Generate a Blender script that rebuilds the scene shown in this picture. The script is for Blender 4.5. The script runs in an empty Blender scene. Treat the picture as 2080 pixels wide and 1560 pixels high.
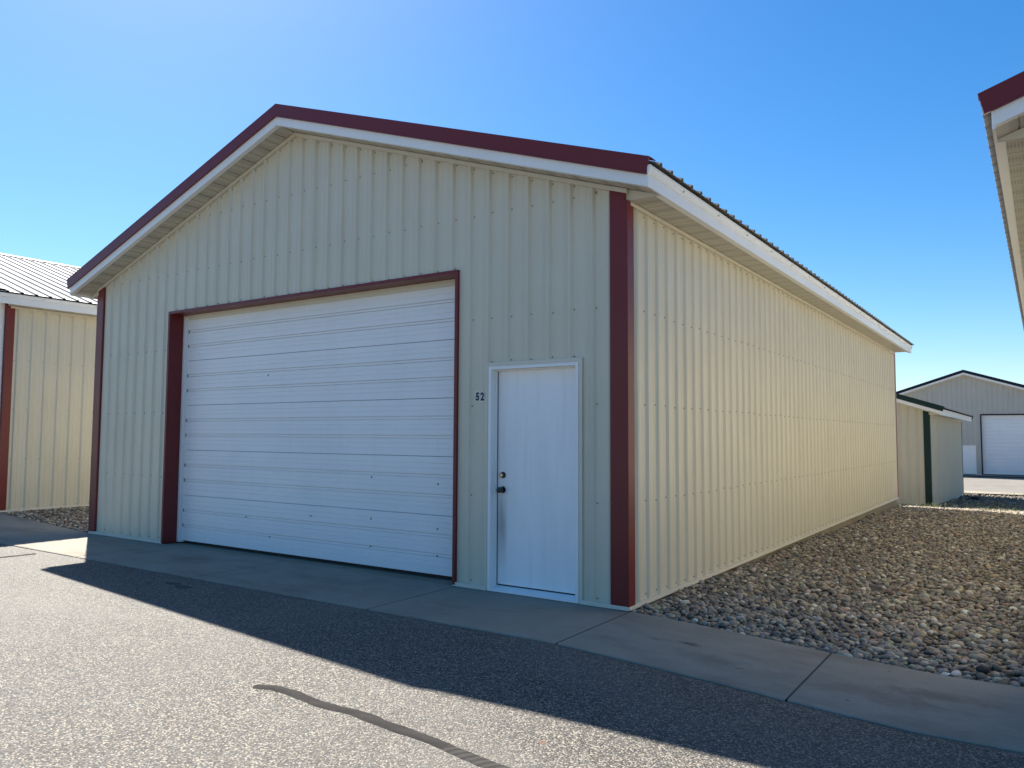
import bpy, bmesh, math, random
import numpy as np
from mathutils import Matrix, Vector

random.seed(7)
rng = np.random.default_rng(7)
sc = bpy.context.scene
COL = sc.collection

# ------------------------------------------------------------------ camera
cam = bpy.data.cameras.new('camera')
cam.sensor_width = 36.0
cam.lens = 1583.1 / 2080 * 36.0
cam.clip_start = 0.05
cam.clip_end = 3000
camo = bpy.data.objects.new('camera', cam)
COL.objects.link(camo)
YAW, PITCH, ROLL = -0.5984, 0.0653, 0.0053
f = Vector((math.sin(YAW) * math.cos(PITCH), math.cos(YAW) * math.cos(PITCH), math.sin(PITCH)))
r = Vector((math.cos(YAW), -math.sin(YAW), 0))
u = r.cross(f)
r2 = r * math.cos(ROLL) + u * math.sin(ROLL)
u2 = u * math.cos(ROLL) - r * math.sin(ROLL)
camo.matrix_world = Matrix(((r2.x, u2.x, -f.x, 2.9553), (r2.y, u2.y, -f.y, -6.0816),
                            (r2.z, u2.z, -f.z, 1.473), (0, 0, 0, 1)))
sc.camera = camo

# ------------------------------------------------------------------ sky, sun, exposure
SUN = Vector((-0.783, 0.415, 1.0)).normalized()
world = bpy.data.worlds.new('World')
sc.world = world
world.use_nodes = True
wn = world.node_tree.nodes
wl = world.node_tree.links
bg = wn['Background']
sky = wn.new('ShaderNodeTexSky')
sky.sky_type = 'NISHITA'
sky.sun_disc = False
sky.sun_elevation = math.asin(SUN.z)
sky.sun_rotation = math.atan2(SUN.x, SUN.y)
sky.altitude = 200
sky.air_density = 1.0
sky.dust_density = 0.5
sky.ozone_density = 4.0
hs = wn.new('ShaderNodeHueSaturation')          # the whole sky a touch deeper blue
hs.inputs['Saturation'].default_value = 1.34
wl.new(sky.outputs[0], hs.inputs['Color'])
wl.new(hs.outputs[0], bg.inputs[0])
bg.inputs[1].default_value = 0.0545
sun = bpy.data.lights.new('sun', 'SUN')
sun.energy = 4.1
sun.angle = math.radians(0.53)
sun.color = (1.0, 0.95, 0.87)
suno = bpy.data.objects.new('sun', sun)
suno.rotation_euler = SUN.to_track_quat('Z', 'Y').to_euler()
suno.location = (-20, 10, 25)
COL.objects.link(suno)
sc.view_settings.view_transform = 'Standard'
sc.view_settings.look = 'None'
sc.view_settings.exposure = 1.64
sc.view_settings.gamma = 1.0
sc.view_settings.use_curve_mapping = False
sc.cycles.max_bounces = 8
sc.cycles.diffuse_bounces = 5

# ------------------------------------------------------------------ helpers
def tag(o, label=None, cat=None, group=None, kind=None):
    if label: o['label'] = label
    if cat: o['category'] = cat
    if group: o['group'] = group
    if kind: o['kind'] = kind
    return o

def empty(name, loc=(0, 0, 0)):
    o = bpy.data.objects.new(name, None)
    o.empty_display_size = 0.3
    o.location = loc
    COL.objects.link(o)
    return o

def link(name, me, mat, parent=None, loc=(0, 0, 0), rot=(0, 0, 0)):
    o = bpy.data.objects.new(name, me)
    if mat is not None and not me.materials:
        me.materials.append(mat)
    o.location = loc
    o.rotation_euler = rot
    if parent is not None:
        o.parent = parent
    COL.objects.link(o)
    return o

class MB:
    """collects polygons for one mesh"""
    def __init__(s):
        s.v = []; s.f = []; s.m = []
    def poly(s, pts, m=0):
        i = len(s.v); s.v += [tuple(p) for p in pts]
        s.f.append(tuple(range(i, i + len(pts)))); s.m.append(m)
    def box(s, x0, x1, y0, y1, z0, z1, m=0):
        i = len(s.v)
        s.v += [(x, y, z) for z in (z0, z1) for y in (y0, y1) for x in (x0, x1)]
        for q in ((0, 2, 3, 1), (4, 5, 7, 6), (0, 1, 5, 4), (2, 6, 7, 3), (0, 4, 6, 2), (1, 3, 7, 5)):
            s.f.append(tuple(i + k for k in q)); s.m.append(m)
    def prism(s, base, vec, m=0):
        """base: list of 3d points (planar polygon), extruded by vec"""
        vec = Vector(vec); n = len(base); i = len(s.v)
        s.v += [tuple(p) for p in base] + [tuple(Vector(p) + vec) for p in base]
        nrm = Vector((0, 0, 0))
        for k in range(n):
            a = Vector(base[k]); b = Vector(base[(k + 1) % n]); nrm += a.cross(b)
        flip = nrm.dot(vec) < 0
        bot = tuple(i + k for k in range(n)); top = tuple(i + n + k for k in range(n))
        F = [bot[::-1], top] + [(i + k, i + (k + 1) % n, i + n + (k + 1) % n, i + n + k) for k in range(n)]
        if flip: F = [q[::-1] for q in F]
        s.f += F; s.m += [m] * len(F)
    def tube(s, p0, p1, rad, n=12, rad1=None, cap=True):
        p0 = Vector(p0); p1 = Vector(p1); d = (p1 - p0).normalized()
        a = d.orthogonal().normalized(); b = d.cross(a)
        rad1 = rad if rad1 is None else rad1
        i = len(s.v)
        for p, rr in ((p0, rad), (p1, rad1)):
            for k in range(n):
                t = 2 * math.pi * k / n
                s.v.append(tuple(p + (a * math.cos(t) + b * math.sin(t)) * rr))
        for k in range(n):
            s.f.append((i + k, i + (k + 1) % n, i + n + (k + 1) % n, i + n + k)); s.m.append(0)
        if cap:
            s.f.append(tuple(i + k for k in range(n))[::-1]); s.m.append(0)
            s.f.append(tuple(i + n + k for k in range(n))); s.m.append(0)
    def mesh(s, name, weld=False, smooth=False, bevel=0):
        me = bpy.data.meshes.new(name)
        me.from_pydata(s.v, [], s.f)
        if any(s.m): me.polygons.foreach_set('material_index', s.m)
        if weld or bevel:
            bm = bmesh.new(); bm.from_mesh(me)
            if weld: bmesh.ops.remove_doubles(bm, verts=bm.verts, dist=1e-5)
            if bevel:
                bmesh.ops.bevel(bm, geom=[e for e in bm.edges if len(e.link_faces) == 2 and e.calc_face_angle(0) > 0.5],
                                offset=bevel, segments=2, affect='EDGES', profile=0.6)
            bm.to_mesh(me); bm.free()
        if smooth: me.polygons.foreach_set('use_smooth', [True] * len(me.polygons))
        me.update()
        return me
    def build(s, name, mat, parent=None, loc=(0, 0, 0), rot=(0, 0, 0), **k):
        return link(name, s.mesh(name, **k), mat, parent, loc, rot)

def copy_tree(o, parent=None, skip=()):
    c = o.copy(); COL.objects.link(c); c.parent = parent
    for ch in list(o.children):
        if ch.name.split('.')[0] in skip: continue
        copy_tree(ch, c, skip)
    return c

def smooth(a, b, x):
    t = np.clip((x - a) / (b - a), 0, 1)
    return t * t * (3 - 2 * t)

# ------------------------------------------------------------------ terrain height
HX = np.array([(-60, .30), (-23.5, .22), (-20.6, .12), (-11.66, .12), (-9.4, .025), (-8.7, 0), (0, 0), (.6, -.028), (1.6, -.088),
               (2.3, -.128), (2.8, -.124), (3.25, -.085), (3.7, -.055), (11.6, -.05), (14, -.1), (60, -.3)])
BY = np.array([(-50, 0), (0, -.02), (6, -.06), (12.6, -.10), (14.2, -.16), (17.6, -.40), (22, -.60), (28, -.80), (31.5, -.82),
               (35, -.68), (40.4, -.47), (60, -.45), (120, -.6), (900, -2)])
def terr(x, y):
    x = np.asarray(x, float); y = np.asarray(y, float)
    hx = np.interp(x, HX[:, 0], HX[:, 1])
    by = np.interp(y, BY[:, 0], BY[:, 1])
    s = smooth(0.3, 9, y)
    fr = 1 - .75 * smooth(1.5, 9, -y)
    apron = -.004 * np.clip(-y / 1.22, 0, 1.3)
    return hx * fr * (1 - s) + by * s + apron

# ------------------------------------------------------------------ materials
def newmat(name):
    m = bpy.data.materials.new(name); m.use_nodes = True
    return m, m.node_tree.nodes, m.node_tree.links, m.node_tree.nodes['Principled BSDF']

def noise(n, l, vec, scale, detail=3, rough=.5, mapping=None):
    t = n.new('ShaderNodeTexNoise'); t.inputs['Scale'].default_value = scale
    t.inputs['Detail'].default_value = detail; t.inputs['Roughness'].default_value = rough
    if mapping:
        mp = n.new('ShaderNodeMapping'); mp.inputs['Scale'].default_value = mapping
        l.new(vec, mp.inputs[0]); vec = mp.outputs[0]
    l.new(vec, t.inputs['Vector'])
    return t.outputs['Fac']

def ramp(n, l, fac, stops):
    t = n.new('ShaderNodeValToRGB')
    while len(t.color_ramp.elements) < len(stops): t.color_ramp.elements.new(.5)
    for e, (p, c) in zip(t.color_ramp.elements, stops):
        e.position = p; e.color = (c if len(c) == 4 else (*c, 1)) if isinstance(c, tuple) else (c, c, c, 1)
    l.new(fac, t.inputs[0])
    return t.outputs[0]

def mixc(n, l, fac, a, b, mode='MIX'):
    t = n.new('ShaderNodeMix'); t.data_type = 'RGBA'; t.blend_type = mode
    for sock, v in ((t.inputs[0], fac), (t.inputs[6], a), (t.inputs[7], b)):
        if hasattr(v, 'links'): l.new(v, sock)
        elif isinstance(v, tuple): sock.default_value = (*v, 1) if len(v) == 3 else v
        else: sock.default_value = v
    return t.outputs[2]

def math_(n, l, op, a, b=None, c=None):
    t = n.new('ShaderNodeMath'); t.operation = op
    for k, v in enumerate((a, b, c)):
        if v is None: continue
        if hasattr(v, 'links'): l.new(v, t.inputs[k])
        else: t.inputs[k].default_value = v
    return t.outputs[0]

def bump(n, l, bsdf, h, strength, dist):
    t = n.new('ShaderNodeBump'); t.inputs['Strength'].default_value = strength
    t.inputs['Distance'].default_value = dist
    l.new(h, t.inputs['Height']); l.new(t.outputs[0], bsdf.inputs['Normal'])

def painted(name, col, rough=.4, var=.06, streak=.10, wave=.004, spec=.5, dirt=(.25, .22, .17)):
    """factory-painted sheet metal: faint mottling, rain streaks, slightly wavy gloss"""
    m, n, l, b = newmat(name)
    tc = n.new('ShaderNodeTexCoord'); geo = n.new('ShaderNodeNewGeometry')
    pos = geo.outputs['Position']
    base = n.new('ShaderNodeRGB'); base.outputs[0].default_value = (*col, 1)
    big = noise(n, l, pos, 1.3, 4, .6)
    c = mixc(n, l, ramp(n, l, big, [(.3, 0.0), (.75, var * 6)]), base.outputs[0], tuple(k * .82 for k in col))
    st = noise(n, l, pos, 1.0, 4, .6, (9, 9, .35))
    c = mixc(n, l, ramp(n, l, st, [(.55, 0.0), (.8, streak)]), c, dirt)
    fine = noise(n, l, pos, 160, 2, .6)
    c = mixc(n, l, math_(n, l, 'MULTIPLY', fine, .12), c, tuple(k * .6 for k in col))
    l.new(c, b.inputs['Base Color'])
    l.new(math_(n, l, 'ADD', math_(n, l, 'MULTIPLY', big, .22), rough - .11), b.inputs['Roughness'])
    b.inputs['Specular IOR Level'].default_value = spec
    if wave:
        h = noise(n, l, pos, 2.2, 2, .5, (1, 1, .45))
        bump(n, l, b, h, .35, wave * 3)
    return m

M = {}
M['beige'] = painted('beige_siding', (.645, .60, .475), .40, streak=.12, spec=.55)
M['tan'] = painted('tan_siding', (.56, .525, .41), .4, streak=.15)
M['beige_trim'] = painted('beige_trim', (.67, .63, .53), .4)
M['red'] = painted('red_trim', (.165, .020, .021), .38, var=.03, streak=.05, spec=.35, dirt=(.16, .06, .05))
M['green'] = painted('green_trim', (.002, .026, .022), .45, var=.03, streak=.02, spec=.25, dirt=(.02, .04, .035))
M['navy'] = painted('navy_trim', (.006, .009, .028), .45, var=.03, streak=.02, spec=.25, dirt=(.02, .03, .05))
M['white'] = painted('white_metal', (.86, .86, .845), .4, streak=.05)
M['grey_siding'] = painted('grey_siding', (.50, .47, .41), .45, streak=.06)
M['roof'] = painted('roof_sheet', (.27, .265, .255), .62, streak=.05, spec=.12)
M['door_white'] = painted('door_white', (.86, .865, .87), .40, var=.05, streak=.07, wave=.003)
M['rubber'] = painted('black_rubber', (.015, .015, .016), .7, wave=0)
M['bronze'] = painted('dark_bronze', (.02, .018, .016), .3, wave=0)
M['screw'] = painted('screw_head', (.20, .185, .16), .45, wave=0)
M['white_vinyl'] = painted('white_vinyl', (.9, .9, .9), .5, streak=0, wave=0)
M['dark_stone'] = painted('dark_stone', (.03, .026, .022), .7, wave=0)
M['black'] = painted('black_vinyl', (.012, .012, .014), .5, wave=0)
M['brass'], n, l, b = newmat('brass')
b.inputs['Base Color'].default_value = (.75, .62, .38, 1); b.inputs['Metallic'].default_value = 1; b.inputs['Roughness'].default_value = .3

# soffit: white-beige vinyl with small punched vent slots in stripes
def soffit_mat(name, col):
    m, n, l, b = newmat(name)
    tc = n.new('ShaderNodeTexCoord'); sx = n.new('ShaderNodeSeparateXYZ'); l.new(tc.outputs['Object'], sx.inputs[0])
    def fr(v, pitch):
        return math_(n, l, 'FRACT', math_(n, l, 'DIVIDE', v, pitch))
    a = math_(n, l, 'LESS_THAN', fr(sx.outputs[0], .0105), .42)
    c = math_(n, l, 'LESS_THAN', fr(sx.outputs[1], .021), .5)
    band = math_(n, l, 'MULTIPLY', math_(n, l, 'GREATER_THAN', sx.outputs[0], .085), math_(n, l, 'LESS_THAN', sx.outputs[0], .225))
    hole = math_(n, l, 'MULTIPLY', math_(n, l, 'MULTIPLY', a, c), band)
    geo = n.new('ShaderNodeNewGeometry')
    nz = noise(n, l, geo.outputs['Position'], 3, 4, .6)
    base = mixc(n, l, ramp(n, l, nz, [(.35, 0.0), (.8, .35)]), col, tuple(k * .8 for k in col))
    l.new(mixc(n, l, math_(n, l, 'MULTIPLY', hole, .65), base, (.03, .03, .03)), b.inputs['Base Color'])
    b.inputs['Roughness'].default_value = .5
    return m
M['soffit'] = soffit_mat('soffit_vented', (.55, .52, .44))
M['soffit_plain'] = painted('soffit_plain', (.55, .52, .44), .5)

# entry door: brushed-on white with faint grey weathering streaks
m, n, l, b = newmat('entry_door_paint'); M['entry'] = m
geo = n.new('ShaderNodeNewGeometry'); pos = geo.outputs['Position']
s1 = noise(n, l, pos, 1, 5, .65, (14, 14, .9)); s2 = noise(n, l, pos, 1, 3, .6, (3, 3, .8))
c = mixc(n, l, ramp(n, l, s1, [(.50, 0.0), (.78, .30)]), (.86, .865, .87), (.52, .52, .52))
c = mixc(n, l, ramp(n, l, s2, [(.5, 0.0), (.75, .35)]), c, (.68, .68, .66))
# grubby patch below the knob, where hands and rain have run
sx = n.new('ShaderNodeSeparateXYZ'); l.new(pos, sx.inputs[0])
gx = math_(n, l, 'SUBTRACT', 1, math_(n, l, 'MULTIPLY', math_(n, l, 'ABSOLUTE', math_(n, l, 'SUBTRACT', sx.outputs[0], -1.365)), 11))
gz = math_(n, l, 'SUBTRACT', 1, math_(n, l, 'MULTIPLY', math_(n, l, 'ABSOLUTE', math_(n, l, 'SUBTRACT', sx.outputs[2], .62)), 2.3))
g = math_(n, l, 'MULTIPLY', math_(n, l, 'MAXIMUM', gx, 0), math_(n, l, 'MAXIMUM', gz, 0))
g = math_(n, l, 'MULTIPLY', g, math_(n, l, 'ADD', math_(n, l, 'MULTIPLY', s1, 1.6), -.1))
c = mixc(n, l, math_(n, l, 'MINIMUM', math_(n, l, 'MULTIPLY', g, 1.3), .75), c, (.33, .32, .29))
l.new(c, b.inputs['Base Color']); b.inputs['Roughness'].default_value = .45
bump(n, l, b, s1, .2, .002)

# concrete
def concrete(name, col):
    m, n, l, b = newmat(name)
    geo = n.new('ShaderNodeNewGeometry'); pos = geo.outputs['Position']
    a = noise(n, l, pos, 1.6, 6, .65); d = noise(n, l, pos, 55, 4, .7); e = noise(n, l, pos, .9, 5, .7, (1, 2.5, 1))
    c = mixc(n, l, ramp(n, l, a, [(.3, 0.0), (.7, .75)]), col, tuple(k * .78 for k in col))
    c = mixc(n, l, ramp(n, l, e, [(.48, 0.0), (.72, .6)]), c, (.15, .115, .085))
    c = mixc(n, l, ramp(n, l, d, [(.35, .30), (.62, 0.0)]), c, tuple(k * .6 for k in col))
    sp = noise(n, l, pos, 9, 2, .5)
    c = mixc(n, l, ramp(n, l, sp, [(.73, 0.0), (.78, .55)]), c, (.06, .055, .05))
    sxyz = n.new('ShaderNodeSeparateXYZ'); l.new(pos, sxyz.inputs[0])
    wb = noise(n, l, pos, 6, 4, .65)
    for (cx, cy, rx, ry, k_, cc) in ((.76, -.56, .13, .045, .75, (.035, .03, .028)), (.52, -.62, .09, .03, .45, (.05, .042, .036)), (1.0, -.80, .28, .14, .35, (.085, .075, .065)),
                                     (2.35, -.52, .35, .13, .5, (.10, .07, .045)), (2.0, -.75, .6, .16, .35, (.12, .09, .062)), (-5.5, -.5, .5, .22, .3, (.13, .11, .09)), (-3.0, -.5, .7, .2, .3, (.14, .12, .10))):
        aa = math_(n, l, 'POWER', math_(n, l, 'DIVIDE', math_(n, l, 'SUBTRACT', sxyz.outputs[0], cx), rx), 2)
        bb = math_(n, l, 'POWER', math_(n, l, 'DIVIDE', math_(n, l, 'SUBTRACT', sxyz.outputs[1], cy), ry), 2)
        dd = math_(n, l, 'ADD', math_(n, l, 'SQRT', math_(n, l, 'ADD', aa, bb)), math_(n, l, 'MULTIPLY', math_(n, l, 'SUBTRACT', wb, .5), 2.2))
        c = mixc(n, l, ramp(n, l, dd, [(.25, k_), (1.0, 0.0)]), c, cc)
    l.new(c, b.inputs['Base Color']); b.inputs['Roughness'].default_value = .85
    b.inputs['Specular IOR Level'].default_value = .25
    bump(n, l, b, d, .35, .004)
    return m
M['concrete'] = concrete('broom_concrete', (.335, .302, .24))
M['foundation'] = concrete('foundation_concrete', (.30, .27, .20))

M['grazing_lit_asphalt'] = concrete('grazing_lit_asphalt', (.23, .215, .19))  # far road: same asphalt, its grazing-angle brightness put into a paler colour
# asphalt with exposed aggregate, oil drips and a rust spot
m, n, l, b = newmat('asphalt'); M['asphalt'] = m
geo = n.new('ShaderNodeNewGeometry'); pos = geo.outputs['Position']
vo = n.new('ShaderNodeTexVoronoi'); vo.inputs['Scale'].default_value = 115; l.new(pos, vo.inputs['Vector'])
sepc = n.new('ShaderNodeSeparateColor'); l.new(vo.outputs['Color'], sepc.inputs[0])
agg = ramp(n, l, sepc.outputs[0], [(0.0, (.018, .018, .017)), (.35, (.06, .057, .053)), (.7, (.155, .145, .128)), (1.0, (.40, .375, .325))])
warm = ramp(n, l, sepc.outputs[1], [(.0, (1.12, .99, .82)), (.7, (1.03, 1, .95)), (1.0, (.95, 1, 1.04))])
agg = mixc(n, l, 1.0, agg, warm, 'MULTIPLY')
edge = ramp(n, l, vo.outputs['Distance'], [(.4, 0.0), (.8, .7)])
c = mixc(n, l, edge, agg, (.035, .034, .033))
big = noise(n, l, pos, .7, 5, .65)
c = mixc(n, l, ramp(n, l, big, [(.35, 0.0), (.75, .35)]), c, (.10, .097, .092))
big2 = noise(n, l, pos, .28, 4, .6, (1, 2.2, 1))
c = mixc(n, l, ramp(n, l, big2, [(.42, 0.0), (.66, .32)]), c, (.21, .195, .165))
sx = n.new('ShaderNodeSeparateXYZ'); l.new(pos, sx.inputs[0])
wob = noise(n, l, pos, 7, 3, .6)
def spot(cx, cy, rx, ry):
    a = math_(n, l, 'POWER', math_(n, l, 'DIVIDE', math_(n, l, 'SUBTRACT', sx.outputs[0], cx), rx), 2)
    q = math_(n, l, 'POWER', math_(n, l, 'DIVIDE', math_(n, l, 'SUBTRACT', sx.outputs[1], cy), ry), 2)
    d = math_(n, l, 'ADD', math_(n, l, 'SQRT', math_(n, l, 'ADD', a, q)), math_(n, l, 'MULTIPLY', wob, .8))
    return ramp(n, l, d, [(.95, .8), (1.0, 0.0)]) if False else math_(n, l, 'MULTIPLY', math_(n, l, 'LESS_THAN', d, 1.2), .7)
for (cx, cy, rx, ry) in ((-3.98, -1.545, .17, .075), (-4.22, -1.50, .15, .06), (-4.45, -1.62, .05, .03)):
    c = mixc(n, l, spot(cx, cy, rx, ry), c, (.02, .02, .02))
c = mixc(n, l, spot(.84, -2.70, .03, .016), c, (.22, .105, .05))
l.new(c, b.inputs['Base Color'])
b.inputs['Roughness'].default_value = .75; b.inputs['Specular IOR Level'].default_value = .35
hgt = math_(n, l, 'ADD', vo.outputs['Distance'], math_(n, l, 'MULTIPLY', sepc.outputs[2], .5))
t = n.new('ShaderNodeBump'); t.invert = True; t.inputs['Strength'].default_value = .6; t.inputs['Distance'].default_value = .006
l.new(hgt, t.inputs['Height']); l.new(t.outputs[0], b.inputs['Normal'])

m, n, l, b = newmat('crack_sealant'); M['seal'] = m
geo = n.new('ShaderNodeNewGeometry'); pos = geo.outputs['Position']
a = noise(n, l, pos, 5, 5, .6, (1, 3, 1)); d = noise(n, l, pos, 70, 3, .6)
wv = n.new('ShaderNodeTexWave'); wv.inputs['Scale'].default_value = 7; wv.inputs['Distortion'].default_value = 1.2
mp = n.new('ShaderNodeMapping'); mp.inputs['Rotation'].default_value = (0, 0, .5); l.new(pos, mp.inputs[0]); l.new(mp.outputs[0], wv.inputs['Vector'])
sx = n.new('ShaderNodeSeparateXYZ'); l.new(pos, sx.inputs[0])
tyre = math_(n, l, 'MULTIPLY', math_(n, l, 'GREATER_THAN', sx.outputs[0], .52), math_(n, l, 'LESS_THAN', sx.outputs[0], .92))
c = mixc(n, l, ramp(n, l, a, [(.3, 0.0), (.7, 1.0)]), (.022, .0205, .019), (.042, .039, .036))
c = mixc(n, l, math_(n, l, 'MULTIPLY', tyre, math_(n, l, 'MULTIPLY', wv.outputs['Fac'], .55)), c, (.085, .08, .073))
c = mixc(n, l, ramp(n, l, d, [(.6, 0.0), (.75, .3)]), c, (.09, .085, .08))
l.new(c, b.inputs['Base Color']); b.inputs['Roughness'].default_value = .9; b.inputs['Specular IOR Level'].default_value = .12
bump(n, l, b, a, .3, .004)

m, n, l, b = newmat('soil'); M['soil'] = m
geo = n.new('ShaderNodeNewGeometry'); pos = geo.outputs['Position']
a = noise(n, l, pos, 1.4, 6, .7); d = noise(n, l, pos, 26, 4, .7); e = noise(n, l, pos, .5, 4, .6)
c = mixc(n, l, ramp(n, l, d, [(.3, 0.0), (.7, 1.0)]), (.13, .115, .092), (.34, .31, .26))
c = mixc(n, l, ramp(n, l, a, [(.5, 0.0), (.68, .6)]), c, (.075, .095, .035))
l.new(c, b.inputs['Base Color']); b.inputs['Roughness'].default_value = .95; b.inputs['Specular IOR Level'].default_value = .1
bump(n, l, b, d, .8, .03)

m, n, l, b = newmat('river_pebbles'); M['pebble'] = m
at = n.new('ShaderNodeAttribute'); at.attribute_name = 'tint'
geo = n.new('ShaderNodeNewGeometry'); pos = geo.outputs['Position']
d = noise(n, l, pos, 120, 3, .6); a = noise(n, l, pos, 25, 2, .5)
c = mixc(n, l, ramp(n, l, d, [(.35, .35), (.65, 0.0)]), at.outputs['Color'], (.10, .09, .08))
c = mixc(n, l, ramp(n, l, a, [(.55, 0.0), (.7, .25)]), c, (.5, .47, .42))
l.new(c, b.inputs['Base Color']); b.inputs['Roughness'].default_value = .7; b.inputs['Specular IOR Level'].default_value = .3

m, n, l, b = newmat('grass_blade'); M['grass'] = m
geo = n.new('ShaderNodeNewGeometry'); a = noise(n, l, geo.outputs['Position'], 9, 2, .5)
l.new(ramp(n, l, a, [(.3, (.09, .14, .03)), (.7, (.20, .22, .07))]), b.inputs['Base Color'])
b.inputs['Roughness'].default_value = .6

# ------------------------------------------------------------------ the setting
def sheet(name, xs, ys, dz, mat, zf=None):
    X, Y = np.meshgrid(xs, ys)
    Z = terr(X, Y) + dz
    if zf is not None: Z = zf(X, Y, Z)
    nx, ny = len(xs), len(ys)
    v = np.stack([X, Y, Z], -1).reshape(-1, 3)
    i = np.arange(nx * ny).reshape(ny, nx)
    fc = np.stack([i[:-1, :-1], i[:-1, 1:], i[1:, 1:], i[1:, :-1]], -1).reshape(-1, 4)
    me = bpy.data.meshes.new(name); me.from_pydata(v.tolist(), [], fc.tolist())
    me.polygons.foreach_set('use_smooth', [True] * len(me.polygons))
    return tag(link(name, me, mat), kind='structure')

def knots(lo, hi, near0, near1, step, far):
    a = list(np.arange(near0, near1 + 1e-6, step))
    lo_ = [near0 - far * k ** 2.0 for k in range(1, 200)]
    hi_ = [near1 + far * k ** 2.0 for k in range(1, 200)]
    lo_ = [q for q in lo_ if q > lo] + [lo]; hi_ = [q for q in hi_ if q < hi] + [hi]
    return np.array(sorted(set(np.round(lo_ + a + hi_, 4))))

sheet('ground', knots(-900, 900, -14, 6, .25, 2.0), knots(-900, 900, -16, 44, .5, 4.0), -.05, M['soil'])
ROAD_EDGE = -1.222
ry = np.unique(np.round(np.concatenate([[ROAD_EDGE, -1.27, -1.35], np.arange(-1.5, -14.01, -.5)]), 3))
front_road = sheet('road', knots(-90, 90, -14, 6, .04, 1.0), ry, -.007, M['asphalt'])
for q in front_road.data.vertices:
    if q.co.y > ROAD_EDGE - .001:
        q.co.y -= .006 + .5 * abs(rng.normal(0, .010)); q.co.z -= .003
sheet('road', knots(-90, 90, -8, 8, .5, 1.0), np.arange(32.2, 40.01, .5), .0, M['grazing_lit_asphalt'])
sheet('concrete_kerb', knots(-90, 90, -8, 8, .5, 1.0), np.array([31.2, 31.25, 31.8, 32.15, 32.18]), .012, M['concrete'])
sheet('pavement', knots(-90, 90, -8, 8, .5, 1.0), np.array([40.02, 40.5, 41.0, 41.5]), .02, M['concrete'])

# concrete apron: separate slabs with open joints
apron = tag(empty('concrete_apron', (0, 0, 0)), kind='structure')
JX = [-27, -24, -21, -18.5, -16, -13.8, -11.62, -9.15, -6.66, -4.36, -1.84, .03, 1.63, 3.3, 5.6, 8.1, 10.6, 12.4, 15, 18, 22]
for a, b_ in zip(JX[:-1], JX[1:]):
    xs = np.linspace(a + .007, b_ - .007, 13); ys = np.array([-1.215, -1.20, -.8, -.4, -.003])
    X, Y = np.meshgrid(xs, ys); Z = terr(X, Y)
    Z[0] -= .006
    Z[:, 0] -= .003; Z[:, -1] -= .003
    mb = MB()
    top = [(x, y, z) for x, y, z in zip(X.ravel(), Y.ravel(), Z.ravel())]
    nx, ny = len(xs), len(ys); mb.v = top + [(x, y, z - .11) for x, y, z in top]; N = nx * ny
    for j in range(ny - 1):
        for i in range(nx - 1):
            q = (j * nx + i, j * nx + i + 1, (j + 1) * nx + i + 1, (j + 1) * nx + i)
            mb.f.append(q); mb.m.append(0)
    ring = [i for i in range(nx)] + [j * nx + nx - 1 for j in range(1, ny)] + [(ny - 1) * nx + i for i in range(nx - 2, -1, -1)] + [j * nx for j in range(ny - 2, 0, -1)]
    for k in range(len(ring)):
        p, q = ring[k], ring[(k + 1) % len(ring)]
        mb.f.append((q, p, p + N, q + N)); mb.m.append(0)
    mb.build('slab', M['concrete'], apron)

for x in JX[1:-1]:
    mb = MB(); ya = [-1.2, -.8, -.4, -.01]
    for p, q in zip(ya[:-1], ya[1:]):
        zp, zq = float(terr(x, p)) - .005, float(terr(x, q)) - .005
        mb.poly([(x - .009, p, zp), (x + .009, p, zp), (x + .009, q, zq), (x - .009, q, zq)])
    mb.build('joint_filler', M['rubber'], apron)

# tar sealed cracks in the asphalt, slightly raised ribbons
ROADS = [o for o in COL.objects if o.name.startswith('road')]
def ribbon(path, width, parent, name='crack_sealant', seed=0):
    rg = np.random.default_rng(seed)
    P = np.array(path, float); t = np.linspace(0, len(P) - 1, (len(P) - 1) * 24 + 1)
    C = np.stack([np.interp(t, np.arange(len(P)), P[:, k]) for k in (0, 1)], -1)
    k = np.ones(13) / 13
    for ax in (0, 1):
        C[:, ax] = np.convolve(np.pad(C[:, ax], 6, 'edge'), k, 'valid')
    d = np.gradient(C, axis=0); d /= np.linalg.norm(d, axis=1)[:, None]; nrm = np.stack([-d[:, 1], d[:, 0]], -1)
    def wob(): return np.convolve(rg.normal(0, 1, len(C) + 8), np.ones(9) / 9, 'valid')[:len(C)] * .012
    w = width / 2 * np.minimum(1, .35 + np.arange(len(C)) / 5) 
    Lp = C + nrm * (w + wob())[:, None]; Rp = C - nrm * (w + wob())[:, None]
    mb = MB()
    prof = [(Lp, -.007), (Lp * .8 + Rp * .2, .003), (Lp * .5 + Rp * .5, .0045), (Lp * .2 + Rp * .8, .003), (Rp, -.007)]
    for A, dz in prof:
        for p in A: mb.v.append((p[0], p[1], float(terr(p[0], p[1])) - .008 + dz + .002))
    nC = len(C)
    for s in range(len(prof) - 1):
        for i in range(nC - 1):
            mb.f.append((s * nC + i, (s + 1) * nC + i, (s + 1) * nC + i + 1, s * nC + i + 1)); mb.m.append(0)
    return mb.build(name, M['seal'], parent, smooth=True)
ribbon([(-.95, -3.055), (-.8, -3.0), (-.63, -3.0), (-.4, -3.04), (-.15, -3.02), (.17, -3.045), (.45, -3.045), (.81, -3.08), (1.05, -3.075), (1.6, -3.11), (2.3, -3.08), (3.2, -3.13), (4.5, -3.1)], .108, ROADS[0], seed=3)
ribbon([(-7.30, -1.36), (-7.31, -1.55), (-7.33, -1.8), (-7.3, -2.2), (-7.36, -2.7), (-7.3, -3.4)], .13, ROADS[0], seed=5)

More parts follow.
